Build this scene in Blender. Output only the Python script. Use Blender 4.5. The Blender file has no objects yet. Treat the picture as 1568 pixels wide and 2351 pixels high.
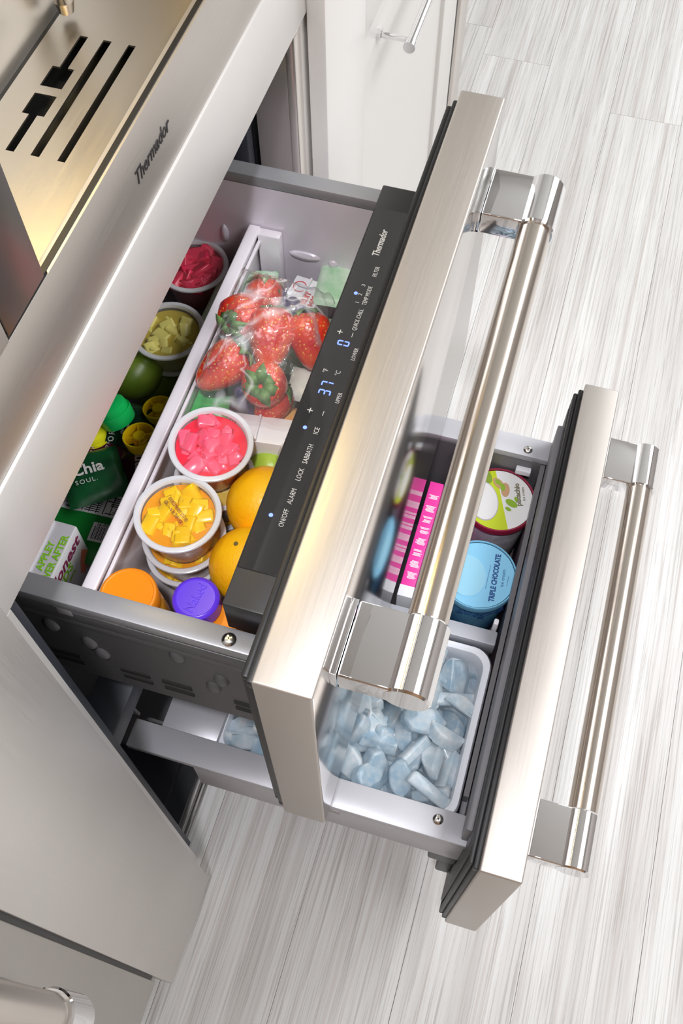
import bpy, bmesh, math, random
from mathutils import Vector, Matrix, noise
random.seed(7)
S = bpy.context.scene
C = S.collection
PI = math.pi
# ---------------------------------------------------------------- camera
FPX = 2276.7
CAM = Vector((-0.18560458, -0.37650371, 1.5119927))
MR = Matrix(((0.28429291, -0.95871308, -0.00683908),
             (-0.8399122, -0.24561176, -0.48396524),
             (0.46230405, 0.14333211, -0.8750605)))
cd = bpy.data.cameras.new('camera'); cam = bpy.data.objects.new('camera', cd); C.objects.link(cam)
cd.sensor_fit = 'VERTICAL'; cd.sensor_height = 36.0; cd.sensor_width = 24.0
cd.lens = FPX * 36.0 / 2351.0; cd.clip_start = 0.02
rot = Matrix((MR[0], -MR[1], -MR[2])).transposed()
cam.matrix_world = Matrix.Translation(CAM) @ rot.to_4x4()
S.camera = cam
ORIGIN = Vector((-0.18560458, -0.37650371, 1.5119927))     # fixed survey point for placing small items, not tied to the camera object
def at(u, v, z):
    """world point at height z measured from the photograph at u,v"""
    d = MR.transposed() @ Vector(((u - 784) / FPX, (v - 1175.5) / FPX, 1.0))
    return ORIGIN + d * ((z - ORIGIN.z) / d.z)
# ---------------------------------------------------------------- world, lights, exposure
w = bpy.data.worlds.new('world'); S.world = w; w.use_nodes = True
bg = w.node_tree.nodes['Background']; bg.inputs[0].default_value = (0.93, 0.96, 1.0, 1); bg.inputs[1].default_value = 0.25
def area(name, loc, size, power, col=(1, 1, 1), target=None, sy=None):
    l = bpy.data.lights.new(name, 'AREA'); l.energy = power; l.color = col
    l.shape = 'RECTANGLE'; l.size = size; l.size_y = sy or size
    o = bpy.data.objects.new(name, l); C.objects.link(o); o.location = loc
    d = (Vector(target) - Vector(loc)) if target else Vector((0, 0, -1))
    o.rotation_euler = d.to_track_quat('-Z', 'Y').to_euler()
    return o
area('ceiling_light', (0.45, -1.85, 2.62), 2.4, 46, (.96, .975, 1), sy=1.2)
area('ceiling_light', (2.8, -2.1, 2.62), 1.2, 16, (.96, .975, 1), sy=1.2)
area('ceiling_light', (-1.2, -2.0, 2.62), 1.4, 8, (.97, .98, 1), sy=1.0)
area('side_light', (3.2, -1.6, 1.6), 1.5, 18, (.93, .97, 1), target=(0.3, -0.4, 0.5), sy=1.3)  # soft area light from the right; no window is modelled there
sl = bpy.data.lights.new('added_drawer_spot', 'SPOT'); sl.energy = 88; sl.spot_size = math.radians(30); sl.spot_blend = .9; sl.shadow_soft_size = .06; sl.color = (.95, .95, 1)  # added spot that brightens the drawer contents, no known lamp
so = bpy.data.objects.new('added_drawer_spot', sl); C.objects.link(so); so.location = (-.45, -.42, 2.6)
so.rotation_euler = (Vector((.28, -.24, .70)) - Vector(so.location)).to_track_quat('-Z', 'Y').to_euler()
S.view_settings.view_transform = 'Standard'; S.view_settings.look = 'None'
S.view_settings.gamma = 1.0; S.view_settings.use_curve_mapping = False
S.view_settings.exposure = 0.22
# ---------------------------------------------------------------- materials
MATS = {}
def mat(name, col, rough=.5, metal=0., **k):
    if name in MATS: return MATS[name]
    m = bpy.data.materials.new(name); m.use_nodes = True
    b = m.node_tree.nodes['Principled BSDF']
    b.inputs['Base Color'].default_value = (*col, 1)
    b.inputs['Roughness'].default_value = rough; b.inputs['Metallic'].default_value = metal
    for a, v in k.items():
        nm = {'trans': 'Transmission Weight', 'ior': 'IOR', 'coat': 'Coat Weight', 'sss': 'Subsurface Weight',
              'emit': 'Emission Strength', 'ecol': 'Emission Color', 'spec': 'Specular IOR Level',
              'aniso': 'Anisotropic'}[a]
        b.inputs[nm].default_value = (*v, 1) if a == 'ecol' else v
    MATS[name] = m; return m
def nodes(m): return m.node_tree.nodes, m.node_tree.links, m.node_tree.nodes['Principled BSDF']
def brushed(name, col, rough, axis, amp=.10, bump=.02):
    m = mat(name, col, rough, 1.0); n, l, b = nodes(m)
    tc = n.new('ShaderNodeTexCoord'); mp = n.new('ShaderNodeMapping'); nz = n.new('ShaderNodeTexNoise')
    sc = [900, 900, 900]; sc[axis] = 14
    mp.inputs['Scale'].default_value = sc; nz.inputs['Scale'].default_value = 1.0; nz.inputs['Detail'].default_value = 3
    l.new(tc.outputs['Object'], mp.inputs[0]); l.new(mp.outputs[0], nz.inputs['Vector'])
    mr = n.new('ShaderNodeMapRange'); mr.inputs[3].default_value = rough - amp; mr.inputs[4].default_value = rough + amp
    l.new(nz.outputs[0], mr.inputs[0]); l.new(mr.outputs[0], b.inputs['Roughness'])
    nz2 = n.new('ShaderNodeTexNoise'); nz2.inputs['Scale'].default_value = 9; nz2.inputs['Detail'].default_value = 4
    l.new(tc.outputs['Object'], nz2.inputs['Vector'])
    mx = n.new('ShaderNodeMix'); mx.data_type = 'RGBA'; mx.inputs[6].default_value = (*[c * .96 for c in col], 1)
    mx.inputs[7].default_value = (*[min(1, c * 1.04) for c in col], 1)
    l.new(nz2.outputs[0], mx.inputs[0]); l.new(mx.outputs[2], b.inputs['Base Color'])
    bp = n.new('ShaderNodeBump'); bp.inputs['Strength'].default_value = bump; bp.inputs['Distance'].default_value = .001
    l.new(nz.outputs[0], bp.inputs['Height']); l.new(bp.outputs[0], b.inputs['Normal'])
    return m
STEEL = brushed('brushed_steel', (.56, .52, .48), .42, 0)
STEEL.node_tree.nodes['Principled BSDF'].inputs['Metallic'].default_value = .78
STEELV = brushed('brushed_steel_upright', (.70, .67, .64), .42, 2)
STEELV.node_tree.nodes['Principled BSDF'].inputs['Metallic'].default_value = .7
FACE = brushed('polished_steel_face', (.62, .59, .57), .13, 0, .03, .004)
TRAYST = brushed('drip_tray_steel', (.56, .52, .46), .34, 0)
BARST = brushed('handle_bar_steel', (.66, .60, .54), .20, 0, .04)
CHROME = mat('chrome', (.88, .88, .89), .04, 1.0)
GREY = mat('satin_grey_metal', (.30, .30, .315), .38, .3)
GREYL = mat('light_grey_metal', (.50, .50, .53), .38, .3)
DGREY = mat('dark_grey_panel', (.105, .105, .11), .48, .3)
GREYP = mat('grey_plastic', (.20, .195, .21), .45)
RAIL = mat('blue_grey_rail', (.37, .38, .42), .4, .2)
LINER = mat('dark_liner', (.012, .013, .018), .5)
LINERB = mat('blue_black_side', (.035, .038, .05), .5)
BLACK = mat('black_rubber', (.010, .010, .011), .42)
BPLAS = mat('black_plastic', (.022, .022, .024), .42)
GLASSP = mat('black_glass', (.030, .030, .032), .045, 0, coat=.6)
HOLE = mat('slot_dark', (.006, .006, .005), .7)
WHITEP = mat('white_plastic', (.86, .87, .90), .3)
BINP = mat('pale_divider_plastic', (.86, .81, .85), .26, .1)
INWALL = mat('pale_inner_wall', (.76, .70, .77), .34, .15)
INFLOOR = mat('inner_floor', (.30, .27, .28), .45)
CREAM = mat('cream_cabinet_paint', (.78, .76, .73), .32)
TAUPE = mat('taupe_steel', (.70, .65, .61), .30, .8)
FACEST = brushed('frame_steel', (.80, .775, .75), .5, 0)
FACEST.node_tree.nodes['Principled BSDF'].inputs['Metallic'].default_value = .45
SCREW = mat('screw_steel', (.62, .60, .57), .22, 1.0)
BLUELED = mat('blue_led', (.1, .15, 1), .4, emit=2.2, ecol=(.12, .20, 1.0))
LETTER = mat('grey_lettering', (.62, .62, .62), .5)
LETTERD = mat('black_lettering', (.02, .018, .02), .5)
WALLP = mat('wall_paint', (.78, .77, .75), .7)
def film_mat(name, tint, refl=.28, haze=.10, rough=.12):
    m = bpy.data.materials.new(name); m.use_nodes = True; t = m.node_tree; n = t.nodes; l = t.links
    for x in list(n): n.remove(x)
    o = n.new('ShaderNodeOutputMaterial'); tr = n.new('ShaderNodeBsdfTransparent'); tr.inputs[0].default_value = (*tint, 1)
    gl = n.new('ShaderNodeBsdfGlossy'); gl.inputs['Roughness'].default_value = rough
    df = n.new('ShaderNodeBsdfDiffuse'); df.inputs[0].default_value = (.9, .9, .92, 1)
    lw = n.new('ShaderNodeLayerWeight'); pw = n.new('ShaderNodeMath'); pw.operation = 'POWER'; pw.inputs[1].default_value = 4.5
    fr = n.new('ShaderNodeMath'); fr.operation = 'MULTIPLY'; fr.inputs[1].default_value = .8
    l.new(lw.outputs['Facing'], pw.inputs[0]); l.new(pw.outputs[0], fr.inputs[0])
    ma = n.new('ShaderNodeMath'); ma.operation = 'ADD'; ma.inputs[1].default_value = .03 + refl * .35
    a = n.new('ShaderNodeMixShader'); b = n.new('ShaderNodeMixShader'); b.inputs[0].default_value = haze
    l.new(fr.outputs[0], ma.inputs[0]); l.new(ma.outputs[0], a.inputs[0])
    l.new(tr.outputs[0], a.inputs[1]); l.new(gl.outputs[0], a.inputs[2])
    l.new(a.outputs[0], b.inputs[1]); l.new(df.outputs[0], b.inputs[2]); l.new(b.outputs[0], o.inputs[0])
    MATS[name] = m; return m
FILM = film_mat('clear_film', (.99, .99, .99), .02, .02, .08)
BAGF = film_mat('bag_film', (.99, .99, .995), .10, .045, .15)
def crease_glints(m):  # whitish haze lines painted in as highlights along the film's folds
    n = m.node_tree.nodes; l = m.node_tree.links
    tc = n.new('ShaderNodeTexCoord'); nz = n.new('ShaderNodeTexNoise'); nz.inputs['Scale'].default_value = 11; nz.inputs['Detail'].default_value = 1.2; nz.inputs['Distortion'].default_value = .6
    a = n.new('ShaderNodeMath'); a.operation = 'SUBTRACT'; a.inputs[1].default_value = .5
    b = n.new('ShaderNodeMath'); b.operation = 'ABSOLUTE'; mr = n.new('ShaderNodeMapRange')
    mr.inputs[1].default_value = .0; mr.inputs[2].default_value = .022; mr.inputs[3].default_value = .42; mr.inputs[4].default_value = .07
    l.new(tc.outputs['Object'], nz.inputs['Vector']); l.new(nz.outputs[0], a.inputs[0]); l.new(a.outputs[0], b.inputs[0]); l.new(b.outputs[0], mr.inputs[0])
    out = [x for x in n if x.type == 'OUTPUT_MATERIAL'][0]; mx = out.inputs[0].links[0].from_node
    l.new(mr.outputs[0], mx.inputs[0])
crease_glints(BAGF)
CUPM = film_mat('cup_plastic', (.97, .97, .98), .15, .16, .2)
RIMM = film_mat('cup_rim_plastic', (.9, .9, .93), .5, .68, .2)
def wood():
    m = mat('whitewashed_wood', (.8, .79, .77), .42); n, l, b = nodes(m)
    tc = n.new('ShaderNodeTexCoord'); oi = n.new('ShaderNodeObjectInfo')
    ad = n.new('ShaderNodeVectorMath'); ad.operation = 'ADD'
    cb = n.new('ShaderNodeCombineXYZ'); mu = n.new('ShaderNodeMath'); mu.operation = 'MULTIPLY'; mu.inputs[1].default_value = 37
    l.new(oi.outputs['Random'], mu.inputs[0]); l.new(mu.outputs[0], cb.inputs[0]); l.new(mu.outputs[0], cb.inputs[1])
    l.new(tc.outputs['Object'], ad.inputs[0]); l.new(cb.outputs[0], ad.inputs[1])
    def streak(sx, sy, det, dist=0.0):
        mp = n.new('ShaderNodeMapping'); mp.inputs['Scale'].default_value = (sx, sy, 1)
        nz = n.new('ShaderNodeTexNoise'); nz.inputs['Scale'].default_value = 1; nz.inputs['Detail'].default_value = det
        nz.inputs['Distortion'].default_value = dist; nz.inputs['Roughness'].default_value = .6
        l.new(ad.outputs[0], mp.inputs[0]); l.new(mp.outputs[0], nz.inputs['Vector']); return nz
    s1 = streak(.7, 30, 4, .3); s2 = streak(4.5, 330, 5, .9); s3 = streak(1.3, 85, 3, .5)
    r1 = n.new('ShaderNodeValToRGB'); r1.color_ramp.elements[0].position = .32; r1.color_ramp.elements[0].color = (.66, .64, .62, 1)
    r1.color_ramp.elements[1].position = .62; r1.color_ramp.elements[1].color = (.86, .86, .85, 1)
    l.new(s1.outputs[0], r1.inputs[0])
    r2 = n.new('ShaderNodeValToRGB'); r2.color_ramp.elements[0].position = .36; r2.color_ramp.elements[0].color = (.52, .49, .47, 1)
    r2.color_ramp.elements[1].position = .50; r2.color_ramp.elements[1].color = (1, 1, 1, 1)
    l.new(s2.outputs[0], r2.inputs[0])
    r3 = n.new('ShaderNodeValToRGB'); r3.color_ramp.elements[0].position = .34; r3.color_ramp.elements[0].color = (.72, .63, .60, 1)
    r3.color_ramp.elements[1].position = .47; r3.color_ramp.elements[1].color = (1, 1, 1, 1)
    l.new(s3.outputs[0], r3.inputs[0])
    m1 = n.new('ShaderNodeMix'); m1.data_type = 'RGBA'; m1.blend_type = 'MULTIPLY'; m1.inputs[0].default_value = .55
    m2 = n.new('ShaderNodeMix'); m2.data_type = 'RGBA'; m2.blend_type = 'MULTIPLY'; m2.inputs[0].default_value = .45
    l.new(r1.outputs[0], m1.inputs[6]); l.new(r2.outputs[0], m1.inputs[7])
    l.new(m1.outputs[2], m2.inputs[6]); l.new(r3.outputs[0], m2.inputs[7]); l.new(m2.outputs[2], b.inputs['Base Color'])
    bp = n.new('ShaderNodeBump'); bp.inputs['Strength'].default_value = .12; bp.inputs['Distance'].default_value = .001
    l.new(s2.outputs[0], bp.inputs['Height']); l.new(bp.outputs[0], b.inputs['Normal'])
    return m
WOOD = wood()
def noisy(name, c1, c2, scale, rough=.4, bump=0., **k):
    m = mat(name, c1, rough, 0, **k); n, l, b = nodes(m)
    tc = n.new('ShaderNodeTexCoord'); nz = n.new('ShaderNodeTexNoise'); nz.inputs['Scale'].default_value = scale; nz.inputs['Detail'].default_value = 4
    rp = n.new('ShaderNodeValToRGB'); rp.color_ramp.elements[0].color = (*c1, 1); rp.color_ramp.elements[1].color = (*c2, 1)
    rp.color_ramp.elements[0].position = .35; rp.color_ramp.elements[1].position = .65
    l.new(tc.outputs['Object'], nz.inputs['Vector']); l.new(nz.outputs[0], rp.inputs[0]); l.new(rp.outputs[0], b.inputs['Base Color'])
    if bump:
        n2 = n.new('ShaderNodeTexNoise'); n2.inputs['Scale'].default_value = scale * 14; l.new(tc.outputs['Object'], n2.inputs['Vector'])
        bp = n.new('ShaderNodeBump'); bp.inputs['Strength'].default_value = bump; bp.inputs['Distance'].default_value = .001
        l.new(n2.outputs[0], bp.inputs['Height']); l.new(bp.outputs[0], b.inputs['Normal'])
    return m
def berry():
    m = mat('strawberry_skin', (.75, .03, .02), .28, 0, coat=.3); n, l, b = nodes(m)
    tc = n.new('ShaderNodeTexCoord'); vo = n.new('ShaderNodeTexVoronoi'); vo.inputs['Scale'].default_value = 260
    rp = n.new('ShaderNodeValToRGB'); rp.color_ramp.elements[0].position = .14; rp.color_ramp.elements[0].color = (.95, .62, .12, 1)
    rp.color_ramp.elements[1].position = .26; rp.color_ramp.elements[1].color = (1, 1, 1, 1)
    nz = n.new('ShaderNodeTexNoise'); nz.inputs['Scale'].default_value = 40
    r2 = n.new('ShaderNodeValToRGB'); r2.color_ramp.elements[0].position = .35; r2.color_ramp.elements[0].color = (.66, .015, .02, 1)
    r2.color_ramp.elements[1].position = .7; r2.color_ramp.elements[1].color = (.92, .10, .03, 1)
    mx = n.new('ShaderNodeMix'); mx.data_type = 'RGBA'; mx.blend_type = 'MIX'
    l.new(tc.outputs['Object'], vo.inputs['Vector']); l.new(tc.outputs['Object'], nz.inputs['Vector'])
    r3 = n.new('ShaderNodeValToRGB'); r3.color_ramp.elements[0].position = .17; r3.color_ramp.elements[1].position = .27
    l.new(vo.outputs['Distance'], r3.inputs[0]); l.new(nz.outputs[0], r2.inputs[0])
    l.new(r3.outputs[0], mx.inputs[0]); mx.inputs[6].default_value = (.90, .55, .10, 1); l.new(r2.outputs[0], mx.inputs[7])
    l.new(mx.outputs[2], b.inputs['Base Color'])
    bp = n.new('ShaderNodeBump'); bp.inputs['Strength'].default_value = .5; bp.inputs['Distance'].default_value = .001
    l.new(vo.outputs['Distance'], bp.inputs['Height']); l.new(bp.outputs[0], b.inputs['Normal'])
    return m
BERRY = berry()
LEAF = noisy('calyx_green', (.07, .20, .04), (.26, .42, .14), 60, .5)
ORANGEM = noisy('orange_peel', (1.0, .47, .004), (1.0, .62, .01), 18, .38, .5)
APPLE = noisy('green_apple_skin', (.10, .17, .012), (.18, .25, .03), 25, .3)  # green darkened so the skin carries the shade of the back bin
LIME = noisy('lime_skin', (.30, .50, .03), (.45, .62, .08), 30, .35, .2)
BLUEB = noisy('blueberry_skin', (.05, .04, .12), (.17, .13, .28), 60, .45)
PEACH = noisy('peach_skin', (.85, .25, .12), (.95, .60, .15), 30, .45)
def icem(name, c1, c2, tr):
    m = noisy(name, c1, c2, 70, .2, .25, trans=tr, ior=1.31, coat=.5); return m
ICE = icem('ice', (.50, .70, .84), (.86, .95, 1.0), .6)  # blue of the cool light cast put into both ice colours
ICE2 = icem('ice_frosty', (.64, .80, .90), (.94, .98, 1.0), .45)
# ---------------------------------------------------------------- mesh helpers
def box(bm, x0, x1, y0, y1, z0, z1, bev=0., seg=2, mi=0):
    vs = [bm.verts.new(p) for p in ((x0,y0,z0),(x1,y0,z0),(x1,y1,z0),(x0,y1,z0),(x0,y0,z1),(x1,y0,z1),(x1,y1,z1),(x0,y1,z1))]
    fs = [bm.faces.new([vs[i] for i in f]) for f in ((0,3,2,1),(4,5,6,7),(0,1,5,4),(1,2,6,5),(2,3,7,6),(3,0,4,7))]
    for f in fs: f.material_index = mi
    if bev > 0:
        es = list({e for f in fs for e in f.edges})
        bmesh.ops.bevel(bm, geom=es, offset=bev, segments=seg, profile=.5, affect='EDGES')
    return fs
def revolve(bm, prof, n=32, o=(0,0,0), mi=0, axis='z', cap=True):
    """prof: list of (radius, height)"""
    rings = []
    for r, h in prof:
        ring = []
        for i in range(n):
            a = 2*PI*i/n; c, s = r*math.cos(a), r*math.sin(a)
            p = (c, s, h) if axis == 'z' else ((h, c, s) if axis == 'x' else (s, h, c))
            ring.append(bm.verts.new((p[0]+o[0], p[1]+o[1], p[2]+o[2])))
        rings.append(ring)
    for a, b in zip(rings, rings[1:]):
        for i in range(n):
            j = (i+1) % n
            f = bm.faces.new((a[i], a[j], b[j], b[i])); f.material_index = mi; f.smooth = True
    if cap:
        f = bm.faces.new(list(reversed(rings[0]))); f.material_index = mi
        f = bm.faces.new(rings[-1]); f.material_index = mi
    return rings
def poly(bm, pts, h, mi=0, base=0., norm='z'):
    """extruded outline in XY"""
    lo = [bm.verts.new((x, y, base)) for x, y in pts]; hi = [bm.verts.new((x, y, base+h)) for x, y in pts]
    f1 = bm.faces.new(hi); bm.faces.new(list(reversed(lo))); n = len(pts)
    for i in range(n): bm.faces.new((lo[i], lo[(i+1)%n], hi[(i+1)%n], hi[i]))
    return f1
def rrect(x0, x1, y0, y1, r, n=6):
    out = []
    for cx, cy, a0 in ((x1-r,y1-r,0),(x0+r,y1-r,90),(x0+r,y0+r,180),(x1-r,y0+r,270)):
        for i in range(n+1):
            a = math.radians(a0 + 90*i/n); out.append((cx+r*math.cos(a), cy+r*math.sin(a)))
    return out
def smooth(bm, ang=35):
    for f in bm.faces: f.smooth = True
    for e in bm.edges:
        if len(e.link_faces) == 2 and e.calc_face_angle(0) > math.radians(ang): e.smooth = False
def mk(name, bm, m, parent=None, sm=True, loc=None, rot=None):
    bmesh.ops.recalc_face_normals(bm, faces=bm.faces)
    if sm: smooth(bm)
    me = bpy.data.meshes.new(name); bm.to_mesh(me); bm.free()
    for x in (m if isinstance(m, (list, tuple)) else [m]): me.materials.append(x)
    o = bpy.data.objects.new(name, me); C.objects.link(o)
    if parent: o.parent = parent
    if loc: o.location = loc
    if rot: o.rotation_euler = rot
    return o
def B(): return bmesh.new()
def bx(name, m, parent, *a, bev=0.0015, **k):
    bm = B(); box(bm, *a, bev=bev, **k); return mk(name, bm, m, parent)
def tag(o, label, cat=None, group=None, kind=None):
    if label: o['label'] = label
    if cat: o['category'] = cat
    if group: o['group'] = group
    if kind: o['kind'] = kind
    return o
def thing(name, label, cat, loc=(0,0,0), rot=(0,0,0), group=None):
    o = bpy.data.objects.new(name, None); C.objects.link(o); o.empty_display_size = .02
    o.location = loc; o.rotation_euler = rot
    return tag(o, label, cat, group)
def struct(o): o['kind'] = 'structure'; return o
def text(name, body, size, loc, rot, m, parent, shear=0., bold=0., ext=.0002, space=1., sx=1., align='CENTER'):
    cu = bpy.data.curves.new(name, 'FONT'); cu.body = body; cu.size = size; cu.shear = shear; cu.offset = bold
    cu.align_x = align; cu.align_y = 'CENTER'; cu.extrude = ext; cu.space_character = space; cu.resolution_u = 2
    t = bpy.data.objects.new(name, cu); C.objects.link(t)
    dg = bpy.context.evaluated_depsgraph_get(); me = bpy.data.meshes.new_from_object(t.evaluated_get(dg))
    bpy.data.objects.remove(t); bpy.data.curves.remove(cu)
    me.materials.clear(); me.materials.append(m)
    o = bpy.data.objects.new(name, me); C.objects.link(o)
    if parent: o.parent = parent
    o.location = loc; o.rotation_euler = rot; o.scale = (sx, 1, 1)
    return o
def disc(bm, r, z, n=32, x=0, y=0, sx=1, sy=1, rot=0, h=.0003):
    pts = []
    for i in range(n):
        a = 2*PI*i/n; px, py = r*sx*math.cos(a), r*sy*math.sin(a)
        pts.append((x+px*math.cos(rot)-py*math.sin(rot), y+px*math.sin(rot)+py*math.cos(rot)))
    poly(bm, pts, h, base=z)
def copy_tree(o, parent=None):
    c = o.copy(); C.objects.link(c)
    if parent: c.parent = parent
    for ch in [x for x in bpy.data.objects if x.parent == o]: copy_tree(ch, c)
    return c
# ---------------------------------------------------------------- the setting
fl = struct(bx('floor', WOOD, None, -2.6, 4.0, -3.2, 1.2, -.06, -.004, bev=0))
PW = .158
k = 0
for r in range(-9, 4):
    y0 = -.5725 + (r)*PW
    xo = random.choice((-.34, -.12, .0, -.22, .08))
    for c in range(3):
        x0 = -3.10 + xo + c*2.6
        if x0 > 3.9: continue
        bm = B(); box(bm, 0, 2.5993, 0, PW-.0005, -.003, 0, bev=.0003, seg=1)
        o = mk('plank', bm, WOOD, fl, loc=(x0, y0, random.uniform(-.0003, .0001)))
wb = struct(bx('wall_back', WALLP, None, -2.6, 4.0, .72, .82, 0, 2.7, bev=0))
struct(bx('wall_front', mat('grey_far_wall', (.34,.31,.29), .6), None, -2.6, 4.0, -3.3, -3.2, 0, 2.7, bev=0))
struct(bx('wall_right', WALLP, None, 4.0, 4.1, -3.2, .82, 0, 2.7, bev=0))
struct(bx('wall_left', mat('warm_wood_wall', (.50,.30,.17), .6), None, -2.7, -2.6, -3.2, .82, 0, 2.7, bev=0))
ce = struct(bx('ceiling', WALLP, None, -2.6, 4.0, -3.2, .82, 2.7, 2.8, bev=0))
# ---------------------------------------------------------------- refrigerator
ZU, YU, ZL, YL, T = .9017, -.2557, .5231, -.4504, .042
W = .594
fr = thing('refrigerator', 'built-in steel refrigerator with two open drawers under the coffee machine', 'refrigerator', (0,0,0))
YF = -.0905
bm = B()
box(bm, -.167, .704, YF, YF+.012, .912, .9945, bev=.0014, seg=2)      # header
box(bm, -.167, .0, YF, YF+.012, .0, .912)                            # left jamb
box(bm, .628, .704, YF+.004, YF+.014, .0, .912, bev=.001)
mk('face_frame', bm, FACEST, fr)
bm = B(); box(bm, .607, .629, YF, YF+.012, .0, .913, bev=.0035, seg=3); box(bm, .607, .612, YF+.010, -.045, .09, .912)
tag(mk('side_trim', bm, TAUPE, fr), 'taupe steel trim along the right edge of the opening')
bm = B()
box(bm, -.012, -.002, -.078, .50, .0, .93); box(bm, .606, .620, -.040, .50, .09, .93)
box(bm, -.002, .606, .49, .50, .09, .93); box(bm, -.002, .606, -.06, .50, .91, .93); box(bm, -.002, .606, -.04, .50, .085, .10)
mk('cavity_liner', bm, LINER, fr)
bx('cavity_edge', LINERB, fr, -.001, .016, -.078, -.030, .02, .90, bev=.002); bx('cavity_edge', LINERB, fr, .588, .604, -.040, -.020, .10, .90, bev=.002)
bm = B(); box(bm, .016, .59, -.070, -.03, .500, .535, bev=.002); mk('middle_rail', bm, LINERB, fr)
bm = B(); box(bm, .0, .606, -.066, .3, .0, .085)
mk('plinth', bm, LINER, fr)
for z in (.022, .060):
    bx('plinth_rail', mat('dull_rail', (.16, .15, .145), .4, .6), fr, .002, .60, -.072, -.064, z, z+.012)

def ring(bm, x0, x1, z0, z1, y0, y1, w_, bev=.0):
    box(bm, x0, x1, y0, y1, z1-w_, z1, bev); box(bm, x0, x1, y0, y1, z0, z0+w_, bev)
    box(bm, x0, x0+w_, y0, y1, z0+w_, z1-w_, bev); box(bm, x1-w_, x1, y0, y1, z0+w_, z1-w_, bev)
def drawer_front(par, z1, h, yb):
    z0 = z1 - h
    bm = B(); box(bm, 0, W, yb-T, yb, z0, z1, bev=.0022, seg=3)
    for f in bm.faces:
        f.normal_update(); f.material_index = 1 if f.normal.y < -.9 else 0
    o = mk('drawer_front', bm, [STEEL, FACE], par)
    bm = B(); ring(bm, .003, W-.003, z0+.010, z1-.010, yb-.0005, yb+.0055, .013, .0018)
    ring(bm, .007, W-.007, z0+.014, z1-.014, yb+.0050, yb+.0105, .008, .002)
    mk('door_gasket', bm, BLACK, par)
    bm = B(); box(bm, .020, W-.020, yb-.001, yb+.012, z0+.025, z1-.028, bev=.002); mk('inner_door_panel', bm, BPLAS, par)
    return o
def handle(par, zc, yc, yface, front_flat=True):
    RB, RC = .0152, .0182
    bm = B(); revolve(bm, [(RB, .0975), (RB, W-.0975)], 48, (0, yc, zc), axis='x')
    tag(mk('handle_bar', bm, BARST, par), 'brushed steel handle bar')
    for x0, x1, inn in ((.0365, .0975, 1), (W-.0975, W-.0365, -1)):
        bm = B()
        prof = [(RC-.0015, x0), (RC, x0+.0018), (RC, x1-.0018), (RC-.0015, x1)]
        revolve(bm, prof, 48, (0, yc, zc), axis='x')
        box(bm, x0+.0004, x1-.0004, yc-.0005, yface-.0045, zc-.0125, zc+.0125, bev=.0018, seg=3)
        mk('handle_post', bm, CHROME, par)
        bm = B(); box(bm, x0+.0004, x1-.0004, yface-.0040, yface+.0005, zc-.0125, zc+.0125, bev=.0006)
        mk('handle_base', bm, CHROME, par)
def screw(par, x, y, z):
    bm = B(); revolve(bm, [(.0058, -.001), (.0058, .0006), (.0047, .0020), (.0022, .0030), (.0001, .0032)], 24, (x, y, z))
    for a in (0.5, 0.5+PI/2):
        c, s = math.cos(a), math.sin(a); q = []
        for u, v in ((-.0026,-.0006),(.0026,-.0006),(.0026,.0006),(-.0026,.0006)): q.append((x+u*c-v*s, y+u*s+v*c))
        poly(bm, q, .0003, base=z+.0031)
    mk('screw', bm, SCREW, par)

# upper drawer -----------------------------------------------------
XA, XB = .048, .546           # outer
XI, XJ = .066, .528           # inner
bm = B()
box(bm, XA, XI, YU, .27, .795, .809, bev=.0015)
box(bm, XJ, XB, YU, .27, .795, .809, bev=.0015)
box(bm, XI, XJ, .262, .27, .62, .809)
ud = mk('drawer', bm, GREY, fr); tag(ud, 'open upper drawer holding fruit, cups and bottles')
bm = B(); box(bm, .0525, .0600, YU, .265, .619, .797)
box(bm, .0500, .0530, YU+.004, .24, .768, .786, bev=.001)
box(bm, .0512, .0530, YU+.004, .24, .752, .764, bev=.001)
for (px, pz) in ((-.045,.735),(-.075,.715),(-.082,.695),(-.160,.745),(-.195,.715),(-.185,.690)):
    for rg in revolve(bm, [(.010,.0),(.0085,.0022),(.005,.004),(.0005,.0046)], 20, (0,0,0), axis='x'):
        for v in rg: v.co = Vector((.0525 - v.co.x, px + v.co.y*.72, pz + v.co.z*1.2))
mk('outer_side_panel', bm, DGREY, ud)
for px in (-.040, -.107, -.147, -.215):
    for dz in (0, .016):
        bx('side_slot', HOLE, ud, .0512, .0528, px-.014, px+.014, .648+dz-.0035, .648+dz+.0035, bev=0)
bm = B()
box(bm, .0500, .0526, -.125, -.062, .787, .800, bev=.0008); box(bm, .0490, .0505, -.078, -.066, .780, .800, bev=.0005)
box(bm, .0490, .0505, -.120, -.095, .789, .797, bev=.0005)
mk('rail_clip', bm, mat('grey_clip', (.33,.33,.34), .4), ud)
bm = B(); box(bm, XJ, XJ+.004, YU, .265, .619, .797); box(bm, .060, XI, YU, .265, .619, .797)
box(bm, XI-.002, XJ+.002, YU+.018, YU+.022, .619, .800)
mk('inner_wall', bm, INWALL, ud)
def bump(y, z, ly, lz):
    bm = B()
    for rg in revolve(bm, [(1.,0),(.85,.5),(.45,.85),(.05,1.)], 20, axis='x'):
        for v in rg: v.co = Vector((XJ - v.co.x*.004, y + v.co.y*ly, z + v.co.z*lz))
    mk('wall_bump', bm, INWALL, ud)
bump(-.028, .720, .0045, .013); bump(-.062, .7195, .0045, .013); bump(-.118, .712, .018, .006)
bump(-.150, .708, .0055, .006); bump(-.142, .682, .005, .012); bump(-.056, .690, .006, .010)
bx('drawer_floor', INFLOOR, ud, .058, .534, YU+.02, .265, .612, .622)
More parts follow.
